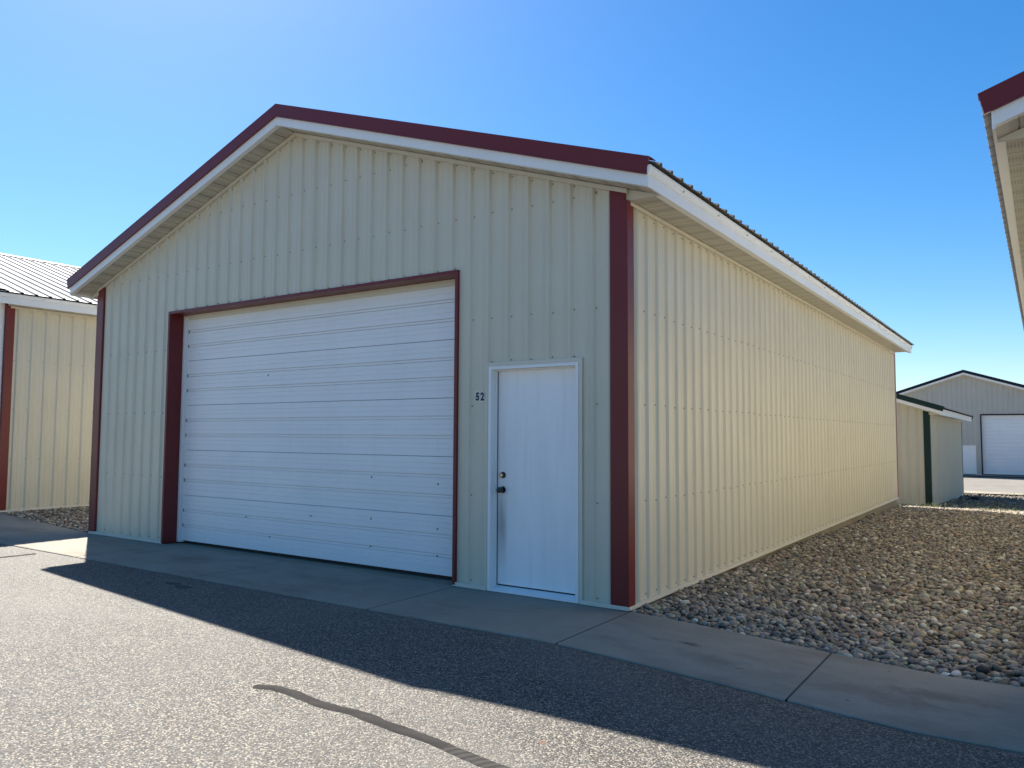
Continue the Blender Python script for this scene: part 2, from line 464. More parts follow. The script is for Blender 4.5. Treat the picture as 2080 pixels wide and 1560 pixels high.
# ------------------------------------------------------------------ shed builder
RIB = .2286
def profile_pts(length, rib0):
    """cross-section of ribbed steel sheet along u: list of (u, n)"""
    P = []
    k0 = -int(rib0 / RIB) - 2
    for k in range(k0, k0 + int(length / RIB) + 6):
        c = rib0 + RIB * k
        for du, nn in ((-.033, 0), (-.0125, .024), (.0125, .024), (.033, 0)):
            P.append((c + du, nn))
        for mc in (.0762, .1524):
            for du, nn in ((-.016, 0), (-.007, .0032), (.007, .0032), (.016, 0)):
                P.append((c + mc + du, nn))
    P.sort()
    return np.array(P)

def siding(root, mat, length, org, ud, top, openings=(), rib0=.1, zb=.0, name='siding_panel', kinks=()):
    P = profile_pts(length, rib0)
    # sheet laps: every fourth rib
    laps = [q for q in np.arange(rib0 - 8 * RIB, length + RIB, 4 * RIB) if 0.02 < q < length - .02]
    cuts = sorted([0, length] + laps + [o[0] for o in openings] + [o[1] for o in openings] + list(kinks))
    us = np.unique(np.round(np.concatenate([P[:, 0], cuts]), 5)); us = us[(us >= -1e-6) & (us <= length + 1e-6)]
    ns = np.interp(us, P[:, 0], P[:, 1])
    ox, oy = org; ux, uy = ud; nx, ny = uy, -ux
    bounds = [0] + laps + [length]
    for pi, (a, b_) in enumerate(zip(bounds[:-1], bounds[1:])):
        mb = MB(); lift = .0012 * (pi % 2)
        idx = [i for i in range(len(us)) if a - 1e-6 <= us[i] <= b_ + 1e-6]
        for i, j in zip(idx[:-1], idx[1:]):
            mid = (us[i] + us[j]) / 2
            iv = [(zb, None)]
            for (o0, o1, z0, z1) in openings:
                if o0 < mid < o1:
                    iv = [(z1, None)] if z0 <= zb + 1e-6 else [(zb, z0), (z1, None)]
            for z0, z1 in iv:
                zi = top(us[i]) if z1 is None else z1; zj = top(us[j]) if z1 is None else z1
                def pt(q, z):
                    nn = ns[q] + lift
                    return (ox + ux * us[q] + nx * nn, oy + uy * us[q] + ny * nn, z)
                mb.poly([pt(i, z0), pt(j, z0), pt(j, zj), pt(i, zi)])
        if mb.f: mb.build(name, mat, root, weld=True)
    return us

def screws(root, pts, rad=.0055):
    """pts: (pos, normal). hex heads joined into one part"""
    mb = MB()
    for p, nn in pts:
        p = Vector(p); nn = Vector(nn)
        mb.tube(p - nn * .002, p + nn * .003, rad * 1.35, 8)
        mb.tube(p + nn * .003, p + nn * .008, rad * .8, 6)
    return tag(mb.build('screws', M['screw'], root), kind='stuff')

def box(root, name, mat, x0, x1, y0, y1, z0, z1, bevel=0):
    mb = MB(); mb.box(x0, x1, y0, y1, z0, z1)
    return mb.build(name, mat, root, bevel=bevel)

def build_shed(name, W, L, T0, loc, wall, trim, ov=.36, rk=.31, eave_wall=3.60, slope=.334, front=(), back=(), near=True,
               rib_f=.1, rib_s=.185, roofm='roof', gutter_both=False, soffit_pieces=True):
    """origin: front right corner of the walls, at floor level. T0: ridge height of the rake trim"""
    root = empty(name, loc)
    xc = -W / 2
    al = math.atan(slope)
    T = lambda x: T0 - slope * abs(x - xc)
    SOF = .245
    wt = lambda x: T(x) - SOF
    es = T(ov) - .232            # eave soffit level
    # walls, one steel sheet at a time
    siding(root, wall, W, (-W, 0), (1, 0), lambda q: wt(-W + q), [(o[0] + W, o[1] + W, o[2], o[3]) for o in front], (W - rib_f) % RIB, kinks=(W / 2,))
    siding(root, wall, L, (0, 0), (0, 1), lambda q: es + .03, (), rib_s)
    siding(root, wall, W, (0, L), (-1, 0), lambda q: wt(-q), (), .12, kinks=(W / 2,))
    siding(root, wall, L, (-W, L), (0, -1), lambda q: es + .03, (), .12)
    # foundation
    fb = MB(); fb.box(-W + .015, -.015, .012, L - .012, -1.2, -.006); fb.build('foundation', M['foundation'], root)
    # base trim
    def base(x0, x1, front_):
        y0, y1 = (-.029, .01) if front_ else (L - .01, L + .029)
        mb = MB(); mb.box(x0, x1, y0, y1, .004, .04)
        ya, yb = (-.038, -.029) if front_ else (L + .029, L + .038)
        mb.box(x0, x1, ya, yb, .004, .014)
        mb.build('base_trim', M['beige_trim'], root)
    segs = []; x = -W - .02
    for o in sorted([o for o in front if o[2] <= .01]):
        segs.append((x, o[0] - .004)); x = o[1] + .004
    segs.append((x, .02))
    for a, b_ in segs: base(a, b_, True)
    base(-W - .02, .02, False)
    for sx_ in (0, 1):
        mb = MB()
        if sx_: mb.box(-.01, .029, -.02, L + .02, .0045, .0405); mb.box(.029, .038, -.02, L + .02, .0045, .0145)
        else: mb.box(-W - .029, -W + .01, -.02, L + .02, .0045, .0405)
        mb.build('base_trim', M['beige_trim'], root)
    # corner trims: folded L with a hemmed edge
    def corner(cx, cy, sx_, sy_):
        w1, w2, t = .145, .105, .031
        pl = [(-w1, .004), (-w1, t - .006), (-w1 + .012, t), (t, t), (t, -w2 + .012), (t - .006, -w2), (.004, -w2), (.004, .004)]
        zt = min(wt(cx - sx_ * w1), wt(cx)) - .004
        mb = MB(); mb.prism([(cx + sx_ * a, cy + sy_ * b_, .036) for a, b_ in pl], (0, 0, es - .036 - .0))
        mb.prism([(cx + sx_ * a, cy + sy_ * b_, es) for a, b_ in [(-w1, .004), (-w1, t - .006), (-w1 + .012, t), (.004, t), (.004, .004)]], (0, 0, zt + slope * .1 - es))
        mb.build('corner_trim', trim, root)
    corner(0, 0, 1, -1); corner(-W, 0, -1, -1); corner(0, L, 1, 1); corner(-W, L, -1, 1)
    # roof sheets
    y0, y1 = -rk + .004, L + rk - .004
    runs = {1: (W / 2 + ov + .055) / math.cos(al), -1: (W / 2 + ov - .012) / math.cos(al)}
    def roof_mesh(wd, run):
        P = profile_pts(wd, .1143)
        us = np.unique(np.round(np.concatenate([P[:, 0], [0, wd]]), 5)); us = us[(us >= 0) & (us <= wd + 1e-6)]
        ns = np.interp(us, P[:, 0], P[:, 1]); mb = MB()
        for a in range(len(us) - 1):
            u0_, u1_, n0, n1 = us[a], us[a + 1], ns[a], ns[a + 1]; th = .003
            mb.poly([(0, u0_, n0), (run, u0_, n0), (run, u1_, n1), (0, u1_, n1)])
            mb.poly([(0, u0_, n0 - th), (0, u1_, n1 - th), (run, u1_, n1 - th), (run, u0_, n0 - th)])
            mb.poly([(run, u0_, n0 - th), (run, u1_, n1 - th), (run, u1_, n1), (run, u0_, n0)])
        return mb.mesh('roof_panel', weld=True)
    pw = 4 * RIB; nfull = int((y1 - y0) / pw); rest = (y1 - y0) - nfull * pw
    full = {q: roof_mesh(pw, runs[q]) for q in (1, -1)}; part = {q: roof_mesh(rest, runs[q]) for q in (1, -1)} if rest > .02 else None
    zr = T0 - .036
    for k in range(nfull + (1 if part else 0)):
        me = full if k < nfull else part; wd = pw if k < nfull else rest
        ya = y0 + k * pw; lift = .0012 * (k % 2)
        link('roof_panel', me[1], M[roofm], root, (xc, ya, zr + lift), (0, al, 0))
        link('roof_panel', me[-1], M[roofm], root, (xc, ya + wd, zr + lift), (0, al, math.pi))
    # ridge cap
    mb = MB()
    cw = .16
    for s in (1, -1):
        a = [(xc, y0 - .01, T0 - .008), (xc + s * cw, y0 - .01, T0 - .008 - slope * cw), (xc + s * cw, y0 - .01, T0 - .014 - slope * cw), (xc, y0 - .01, T0 - .014)]
        mb.prism(a, (0, y1 - y0 + .02, 0))
    mb.build('ridge_cap', trim, root)
    # rake trim (colour) over white fascia, both gables
    xr, xl = ov + .012, -W - ov
    for gy, sg in ((-rk, -1), (L + rk, 1)):
        for s in (1, -1):
            xe = xr if s == 1 else xl
            ya = gy + sg * .018; yb = gy
            lo = min(ya, yb); th = abs(ya - yb)
            red = .142
            pts = [(xc, lo, T0), (xe, lo, T(xe)), (xe - s * .035, lo, T(xe) - red), (xc, lo, T0 - red - .01)]
            mb = MB(); mb.prism(pts, (0, th, 0))
            # return leg lying on the roof, and the hem at the bottom
            tl = [(xc, gy, T0 + .002), (xe, gy, T(xe) + .002), (xe, gy, T(xe) - .006), (xc, gy, T0 - .006)]
            mb.prism(tl, (0, -sg * .11, 0))
            hm = [(xc, lo, T0 - red - .012), (xe - s * .035, lo, T(xe) - red - .002), (xe - s * .035, lo, T(xe) - red + .010), (xc, lo, T0 - red)]
            mb.prism([(p[0], gy + sg * .018, p[2]) for p in hm], (0, sg * .006, 0))
            mb.build('rake_trim', trim, root)
            xf = .348 if s == 1 else -W - .285
            pts = [(xc, 0, T0 - .10), (xf, 0, T(xf) - .10), (xf, 0, T(xf) - .243), (xc, 0, T0 - .243)]
            mb = MB(); mb.prism([(p[0], gy - sg * .022, p[2]) for p in pts], (0, sg * .020, 0))
            lp = [(xc, 0, T0 - .243), (xf, 0, T(xf) - .243), (xf, 0, T(xf) - .251), (xc, 0, T0 - .251)]
            mb.prism([(p[0], gy - sg * .06, p[2]) for p in lp], (0, sg * .058, 0))
            mb.build('rake_fascia', M['white'], root)
            # rake soffit
            d0, d1 = (gy - sg * .045, .012 if sg == -1 else L - .012)
            lo, hi = min(d0, d1), max(d0, d1)
            total = abs(xf - xc) / math.cos(al) - .012
            if soffit_pieces:
                n_ = int(total / .3048); wid = [.3048] * n_ + ([total - n_ * .3048] if total - n_ * .3048 > .03 else [])
                dist = 0.006
                for wd in wid:
                    nm = ('rs', round(wd, 3), round(hi - lo, 3))
                    if nm not in MESH: MESH[nm] = soffit_piece(wd, hi - lo)
                    if s == 1: px = xc + dist * math.cos(al); ry_ = al
                    else: px = xc - (dist + wd) * math.cos(al); ry_ = -al
                    pz = T(px) - SOF + .004
                    link('soffit_panel', MESH[nm], M['soffit'], root, (px, lo, pz), (0, ry_, 0))
                    dist += wd
            else:
                mb = MB(); q = [(xc, lo, T0 - SOF), (xf, lo, T(xf) - SOF), (xf, lo, T(xf) - SOF + .012), (xc, lo, T0 - SOF + .012)]
                mb.prism(q, (0, hi - lo, 0)); mb.build('soffit_panel', M['soffit_plain'], root)
            # J-trim along the wall top
            xw = -.15 if s == 1 else -W + .15
            xw = (.026 if s == 1 else -W - .026)
            q = [(xc, 0, T0 - SOF - .002), (xw, 0, T(xw) - SOF - .002), (xw, 0, T(xw) - SOF - .042), (xc, 0, T0 - SOF - .044)]
            mb = MB(); mb.prism([(p[0], (-.036 if sg == -1 else L + .006), p[2]) for p in q], (0, .030, 0))
            mb.build('wall_top_trim', M['beige_trim'], root)
            # closure between rake soffit slope and level eave soffit
            xe_ = .33 if s == 1 else -W - .27
            xi = 0 if s == 1 else -W
            q = [(xi, 0, T(xi) - SOF), (xe_, 0, max(T(xe_) - SOF, es)), (xe_, 0, es), (xi, 0, es)]
            mb = MB(); mb.prism([(p[0], (.0 if sg == -1 else L - .01), p[2]) for p in q], (0, .010, 0))
            mb.build('soffit_return', M['beige_trim'], root)
    # eaves: level soffit, fascia, gutter on the right-hand side
    for s in (1, -1):
        xi = 0 if s == 1 else -W
        dep = .332 if s == 1 else .27
        xo = xi + s * dep
        if soffit_pieces:
            y = .004; n_ = int((L - .008) / .3048); wid = [.3048] * n_ + [L - .008 - n_ * .3048]
            for wd in wid:
                if wd < .03: continue
                nm = ('es', round(wd, 3), dep)
                if nm not in MESH: MESH[nm] = soffit_piece(wd, dep - .004)
                # local x along the wall, local y outwards
                if s == 1: link('soffit_panel', MESH[nm], M['soffit'], root, (xi + dep - .002, y, es + .004), (0, 0, math.pi / 2))
                else: link('soffit_panel', MESH[nm], M['soffit'], root, (xi - .002, y, es + .004), (0, 0, math.pi / 2))
                y += wd
        else:
            box(root, 'soffit_panel', M['soffit_plain'], min(xi, xo), max(xi, xo), .002, L - .002, es, es + .012)
        # J trim under the soffit on the side wall
        a, b_ = (.003, .037) if s == 1 else (-W - .037, -W - .003)
        box(root, 'wall_top_trim', M['beige_trim'], a, b_, .03, L - .03, es - .035, es - .002)
        # fascia
        ft = .105 if s == 1 else .165
        mb = MB(); a, b_ = (xo, xo + s * .018)
        mb.box(min(a, b_), max(a, b_), -rk + .005, L + rk - .005, es - .012, es + ft)
        mb.box(min(xo - s * .045, xo), max(xo - s * .045, xo), -.003, L + .003, es - .012, es - .004)
        mb.build('eave_fascia', M['white'], root)
        if s == 1 or gutter_both:
            gt = T(ov) - es - .072
            g = [(0, ft - .012), (.008, ft - .012), (.016, ft - .002), (.016, ft + .012), (.026, gt - .016), (.030, gt - .014), (.030, gt), (.0, gt)]
            mb = MB(); x_ = xo + s * .018
            mb.prism([(x_ + s * a, -rk - .012, es + b_) for a, b_ in g], (0, L + 2 * rk + .024, 0))
            # ribs of hanger clips
            go = mb.build('gutter', M['white'], root)
            mb = MB(); y = .4
            while y < L:
                mb.box(x_ + s * .021 - .004, x_ + s * .021 + .012, y, y + .012, es + ft + .012, es + ft + .026); y += .9
            mb.build('gutter_clip', M['beige_trim'], go)
    return root, T, es, wt

MESH = {}
def soffit_piece(wd, dep):
    """one triple-board soffit sheet: local x = width, local y = length; visible face down"""
    mb = MB(); nb = 2 if wd > .2 else 1; bw = wd / nb
    for k in range(nb):
        a, b_ = k * bw, (k + 1) * bw
        P = [(a, .010), (a + .003, .010), (a + .012, 0), (b_ - .004, 0), (b_ - .002, .010), (b_, .010)]
        for (p, zp), (q, zq) in zip(P[:-1], P[1:]):
            mb.poly([(p, 0, zp), (p, dep, zp), (q, dep, zq), (q, 0, zq)])
    mb.poly([(0, 0, .020), (wd, 0, .020), (wd, dep, .020), (0, dep, .020)])
    return mb.mesh('soffit_panel', weld=True)

# ------------------------------------------------------------------ shed 52
W, L = 8.655, 14.68
G = (-6.80, -1.862, 0.0, 3.09)      # overhead door opening
D = (-1.456, -.445, 0.0, 2.142)     # entry door opening
shed, T, es, wt = build_shed('storage_shed', W, L, 5.315, (0, 0, 0), M['beige'], M['red'], front=(G, D))
tag(shed, 'beige ribbed metal shed numbered 52 with white overhead door and red trim', 'shed', 'red trimmed storage sheds in a row')

# overhead door opening: red jamb and head trim folded into the recess
for s, x in ((1, G[0]), (-1, G[1])):
    mb = MB()
    a, b_ = sorted((x, x - s * .030)); mb.box(a, b_, -.030, .0, .004, G[3] + .028)           # narrow face
    a, b_ = sorted((x, x + s * .006)); mb.box(a, b_, -.030, .205, .003, G[3] - .0)             # return into opening
    mb.build('door_jamb_trim', M['red'], shed)
mb = MB(); mb.box(G[0] + .0005, G[1] - .0005, -.0305, 0, G[3] + .002, G[3] + .030); mb.box(G[0] + .007, G[1] - .007, -.0305, .205, G[3] - .006, G[3] + .0015)
mb.build('door_head_trim', M['red'], shed)
# white stop moulding
mb = MB(); mb.box(G[0] + .007, G[0] + .10, .19, .23, .012, G[3] - .008); mb.box(G[0] + .007, G[0] + .045, .178, .19, .012, G[3] - .008)
mb.build('door_stop', M['white'], shed)
mb = MB(); mb.box(G[1] - .10, G[1] - .007, .19, .23, .012, G[3] - .008); mb.box(G[1] - .045, G[1] - .007, .178, .19, .012, G[3] - .008)
mb.build('door_stop', M['white'], shed)
mb = MB(); mb.box(G[0] + .101, G[1] - .101, .19, .23, G[3] - .075, G[3] - .007); mb.box(G[0] + .05, G[1] - .05, .176, .189, G[3] - .032, G[3] - .008)
mb.build('door_stop', M['beige_trim'], shed)

# sectional door: five ribbed sections
dx0, dx1 = G[0] + .06, G[1] - .06
dy = .232
mb = MB(); mb.box(dx0, dx1, dy + .002, dy + .035, .002, .034); mb.box(dx0, dx1, dy + .035, dy + .05, .03, G[3])
od = mb.build('overhead_door', M['rubber'], shed)
def section_mesh(h):
    # z profile with two wide grooves and pinstripe grooves; depth (positive = inwards)
    pr = [(0, .006), (.003, .0)]
    third = h / 3
    def pin(z): return [(z - .0035, 0), (z - .0015, .006), (z + .0015, .006), (z + .0035, 0)]
    def groove(z): return [(z - .005, 0), (z - .004, .018), (z + .003, .018), (z + .005, 0)]
    for k in range(3):
        z0 = k * third
        lo = z0 + (.018 if k else 0); hi_ = z0 + third - (.018 if k < 2 else 0)
        for q in (.40, .66): pr += pin(z0 + third * q)
        if k < 2:
            z = z0 + third
            pr += groove(z - .016) + [(z - .009, .003), (z + .009, .003)] + groove(z + .016)
    pr += [(h - .003, .0), (h, .006)]
    mb = MB(); Lx = dx1 - dx0
    for (a, da), (b_, db) in zip(pr[:-1], pr[1:]):
        mb.poly([(0, da, a), (Lx, da, a), (Lx, db, b_), (0, db, b_)])
    # end stiles
    mb.poly([(0, .03, 0), (0, .03, h), (Lx, .03, h), (Lx, .03, 0)])
    mb.poly([(0, 0, 0), (0, .03, 0), (Lx, .03, 0), (Lx, .012, 0)])
    return mb.mesh('door_section', weld=True)
sh = (G[3] - .038 - .034) / 5
sm = section_mesh(sh + .02)
sm5 = section_mesh(sh)
for k in range(5):
    link('door_section', sm5, M['door_white'], od, (dx0, dy - .03 + .0008 * (k % 2), .034 + k * (sh + .003)))
# carriage bolts and the small lock plate at the right-hand edge
bolts = [(-5.36, .43), (-4.17, .515), (-3.2, .545), (-2.25, .50), (-4.9, .215), (-3.2, .245), (-2.25, .225), (-2.25, .96), (-3.2, 1.0), (-5.0, 2.2)]
for (x, z) in bolts:
    mb = MB(); mb.tube((x, dy - .030, z), (x, dy - .036, z), .011, 10, .007)
    mb.build('bolt', M['screw'], od)
mb = MB(); mb.box(-2.03, -1.965, dy - .045, dy - .028, .60, .68); mb.tube((-1.995, dy - .044, .64), (-1.995, dy - .062, .64), .014, 10)
mb.build('door_lock', M['brass'], od)
# hinge gaps: black end notches at every groove
for k in range(5):
    for q in (1, 2):
        z = .034 + k * (sh + .003) + q * sh / 3
        mb = MB(); mb.box(dx0 + .041, dx0 + .049, dy - .033, dy - .024, z - .018, z + .016)
        mb.build('groove_end', M['rubber'], od)

# entry door
fr = MB()
fr.box(D[0], D[0] + .012, -.024, .012, .004, D[3]); fr.box(D[1] - .012, D[1], -.024, .012, .004, D[3]); fr.box(D[0] + .012, D[1] - .012, -.0245, .012, D[3] - .014, D[3])
fr.box(D[0] - .022, D[0] - .0005, -.027, -.001, .004, D[3] + .024); fr.box(D[1] + .0005, D[1] + .022, -.027, -.001, .004, D[3] + .024); fr.box(D[0], D[1], -.0265, -.001, D[3] + .0005, D[3] + .024)
fr.build('entry_door_trim', M['beige_trim'], shed)
fx0, fx1, fz = D[0] + .013, D[1] - .013, D[3] - .015
fr = MB()
for s, x in ((1, fx0), (-1, fx1)):
    a, b_ = sorted((x, x + s * .030)); fr.box(a, b_, -.030, .10, .006, fz)
    a, b_ = sorted((x + s * .0305, x + s * .040)); fr.box(a, b_, .035, .10, .006, fz - .03)
fr.box(fx0 + .0305, fx1 - .0305, -.0305, .10, fz - .028, fz - .0005); fr.box(fx0 + .041, fx1 - .041, .035, .10, fz - .040, fz - .0285)
fr.build('entry_door_frame', M['white'], shed)
th = MB()
th.prism([(fx0 + .031, -.034, .006), (fx0 + .031, -.034, .020), (fx0 + .031, .07, .046), (fx0 + .031, .12, .046), (fx0 + .031, .12, .006)], (fx1 - fx0 - .062, 0, 0))
th.build('threshold', M['white'], shed)
mb = MB(); mb.box(fx0 + .033, fx1 - .033, .078, .118, .058, fz - .031)
leaf = mb.build('entry_door', M['entry'], shed, bevel=.003)
mb = MB(); mb.box(fx0 + .033, fx1 - .033, .082, .116, .046, .0575); mb.build('door_sweep', M['rubber'], leaf)
mb = MB(); mb.box(fx0 + .0305, fx0 + .0415, .066, .077, .05, fz - .03); mb.box(fx1 - .0415, fx1 - .0305, .066, .077, .05, fz - .03); mb.build('leaf_gap_shade', M['rubber'], shed)  # black strips stand in for the recess shade along the leaf edges
kx = fx0 + .033 + .068
mb = MB(); mb.tube((kx, .079, 1.09), (kx, .071, 1.09), .032, 24, .031); mb.tube((kx, .071, 1.09), (kx, .050, 1.09), .028, 24, .022)
db = mb.build('deadbolt', M['bronze'], leaf)
mb = MB(); mb.tube((kx, .051, 1.09), (kx, .046, 1.09), .014, 16); mb.build('key_cylinder', M['brass'], db)
mb = MB(); mb.box(kx - .0015, kx + .0015, .0445, .0462, 1.083, 1.097); mb.build('keyhole', M['rubber'], db)
mb = MB(); mb.tube((kx, .079, .95), (kx, .070, .95), .033, 24, .032); mb.tube((kx, .070, .95), (kx, .045, .95), .013, 16)
kn = mb.build('door_knob', M['bronze'], leaf)
mb = MB()
rad = [(.046, .018), (.040, .026), (.028, .0285), (.012, .0275), (.006, .024), (.003, .012)]
for (ya, ra), (yb, rb) in zip(rad[:-1], rad[1:]): mb.tube((kx, ya, .95), (kx, yb, .95), ra, 24, rb, cap=False)
mb.tube((kx, .0035, .95), (kx, .003, .95), .012, 24)
mb.build('knob_grip', M['bronze'], kn, smooth=True)

# house number 52: black numerals on white-edged vinyl
def numeral(ch, x, z, h, off, mat, y, parent, name):
    cu = bpy.data.curves.new('t', 'FONT'); cu.body = ch; cu.size = 1.0; cu.offset = off; cu.extrude = .0004 / h; cu.resolution_u = 6
    ob = bpy.data.objects.new('t', cu); COL.objects.link(ob)
    dg = bpy.context.evaluated_depsgraph_get(); me = bpy.data.meshes.new_from_object(ob.evaluated_get(dg))
    bpy.data.objects.remove(ob); bpy.data.curves.remove(cu)
    v = np.array([q.co[:] for q in me.vertices]); cx = .5 * (v[:, 0].min() + v[:, 0].max()); cz = .5 * (v[:, 1].min() + v[:, 1].max())
    hh = .73
    k = h / hh
    for q in me.vertices:
        a, b_, c_ = q.co
        q.co = (x + (a - cx) * k * .84, y - c_ * k, z + (b_ - cz) * k)
    me.materials.clear()
    return link(name, me, mat, parent)
NZ = 1.844
for ch, x in (('5', -1.592), ('2', -1.532)):
    bk = numeral(ch, x, NZ, .076, .125, M['white_vinyl'], -.0070, shed, 'number_backing')
    numeral(ch, x, NZ, .076, .050, M['black'], -.0090, bk, 'numeral')

# screws on the visible walls
pts = []
rows = [.073, .89, 1.75, 2.60, 3.635, 4.33]
k = 0
while True:
    x = -.0556 - RIB * k; k += 1
    if x < -W + .2: break
    if x > -.16: continue
    for z in rows + [wt(x) - .065, G[3] + .045, D[3] + .04]:
        if z > wt(x) - .05: continue
        ing = G[0] - .04 < x < G[1] + .04; ind = D[0] - .03 < x < D[1] + .03
        if ing and z < G[3] + .03: continue
        if ind and z < D[3] + .03: continue
        if z == G[3] + .045 and not ing: continue
        if z == D[3] + .04 and not ind: continue
        pts.append(((x + random.uniform(-.004, .004), -.001, z + random.uniform(-.008, .008)), (0, -1, 0)))
k = 0
while True:
    y = .137 + RIB * k; k += 1
    if y > L - .12: break
    for z in (.073, .89, 1.75, 2.59, es - .055):
        pts.append(((.001, y + random.uniform(-.004, .004), z + random.uniform(-.008, .008)), (1, 0, 0)))
for z in rows[1:4]:
    pts.append(((-.135, -.0275, z), (0, -1, 0)))
screws(shed, pts)

# neighbouring sheds of the same kind
skip = ('number_backing', 'numeral')
left = copy_tree(shed, None, skip); left.location = (-11.66, 0, .12)
tag(left, 'beige shed standing left behind shed 52, sunlit pale ribbed roof above white fascia', 'shed')
right = copy_tree(shed, None, skip); right.location = (11.685, 0, -.055)
tag(right, 'shed at the right edge of which only the roof corner and soffit show', 'shed')
# white downspout at the left neighbour's corner
mb = MB()
mb.box(-.125, -.030, -.115, -.030, .12, 3.60); mb.box(-.125, -.030, -.19, -.115, .05, .13)
mb.build('downspout', M['white'], left, bevel=.012)

# ------------------------------------------------------------------ green-trimmed shed behind
GX, GY, GZ = .17, 19.75, -.80
green, Tg, esg, wtg = build_shed('green_trim_shed', 7.3, 10.65, 4.52, (GX, GY, GZ), M['tan'], M['green'], ov=.42, rk=.31, slope=.334, soffit_pieces=False)
tag(green, 'low beige shed with dark green corner and roof trim behind shed 52', 'shed')
screws(green, [((-.06 - RIB * k, -.001, z), (0, -1, 0)) for k in range(3, 12) for z in (.89, 1.75, 2.5)] + [((.001, .137 + RIB * k, z), (1, 0, 0)) for k in range(0, 40) for z in (.89, 1.75, 2.5)])

# ------------------------------------------------------------------ wide building across the far road
FX, FY, FZ = 5.7, 41.0, -.46
FW = 12.26
o1 = (.29 - FX, 3.95 - FX, 0.0, 3.09); o2 = (-.86 - FX, .01 - FX, 0.0, 1.52)
far, Tf, esf, wtf = build_shed('gabled_building', FW, 16, 5.46, (FX, FY, FZ), M['grey_siding'], M['navy'], ov=.36, front=(o1, o2), soffit_pieces=False)
tag(far, 'wide grey beige gabled building with navy roof trim across the far road', 'building')
mb = MB(); mb.box(o1[0] - .05, o1[0], -.03, .16, .004, o1[3] + .05); mb.box(o1[1], o1[1] + .05, -.03, .16, .004, o1[3] + .05); mb.box(o1[0], o1[1], -.0305, .16, o1[3], o1[3] + .05)
mb.build('door_jamb_trim', M['navy'], far)
mb = MB(); mb.box(o1[0], o1[1], .18, .22, .0, o1[3]); od2 = mb.build('overhead_door', M['rubber'], far)
_dx = (dx0, dx1); dx0, dx1 = o1[0] + .002, o1[1] - .002
sm2 = section_mesh(sh)
for k in range(5): link('door_section', sm2, M['door_white'], od2, (dx0, .14, .045 + k * (sh + .003)))
mb = MB(); mb.box(o2[0] + .002, o2[1] - .04, .02, .05, .03, o2[3] - .04); sd = mb.build('service_door', M['white'], far)
mb = MB(); mb.box(o2[1] - .038, o2[1], -.035, .06, .004, o2[3]); mb.box(o2[0], o2[0] + .0015, -.035, .06, .004, o2[3]); mb.box(o2[0], o2[1] - .038, -.0352, .06, o2[3] - .04, o2[3])
mb.build('service_door_frame', M['white'], far)

# ------------------------------------------------------------------ splash block beside the green shed
bx, by = .82, 26.3; bz = float(terr(bx, by)) - .05
mb = MB(); mb.box(-.19, .19, -.45, .45, 0, .045); mb.box(-.19, -.14, -.45, .45, .045, .11); mb.box(.14, .19, -.45, .45, .045, .11); mb.box(-.14, .14, .38, .45, .045, .11)
sb = mb.build('splash_block', M['rubber'], None, (bx, by, bz), bevel=.008)
tag(sb, 'dark drain splash block on the ground beside the green trimmed shed', 'splash block')

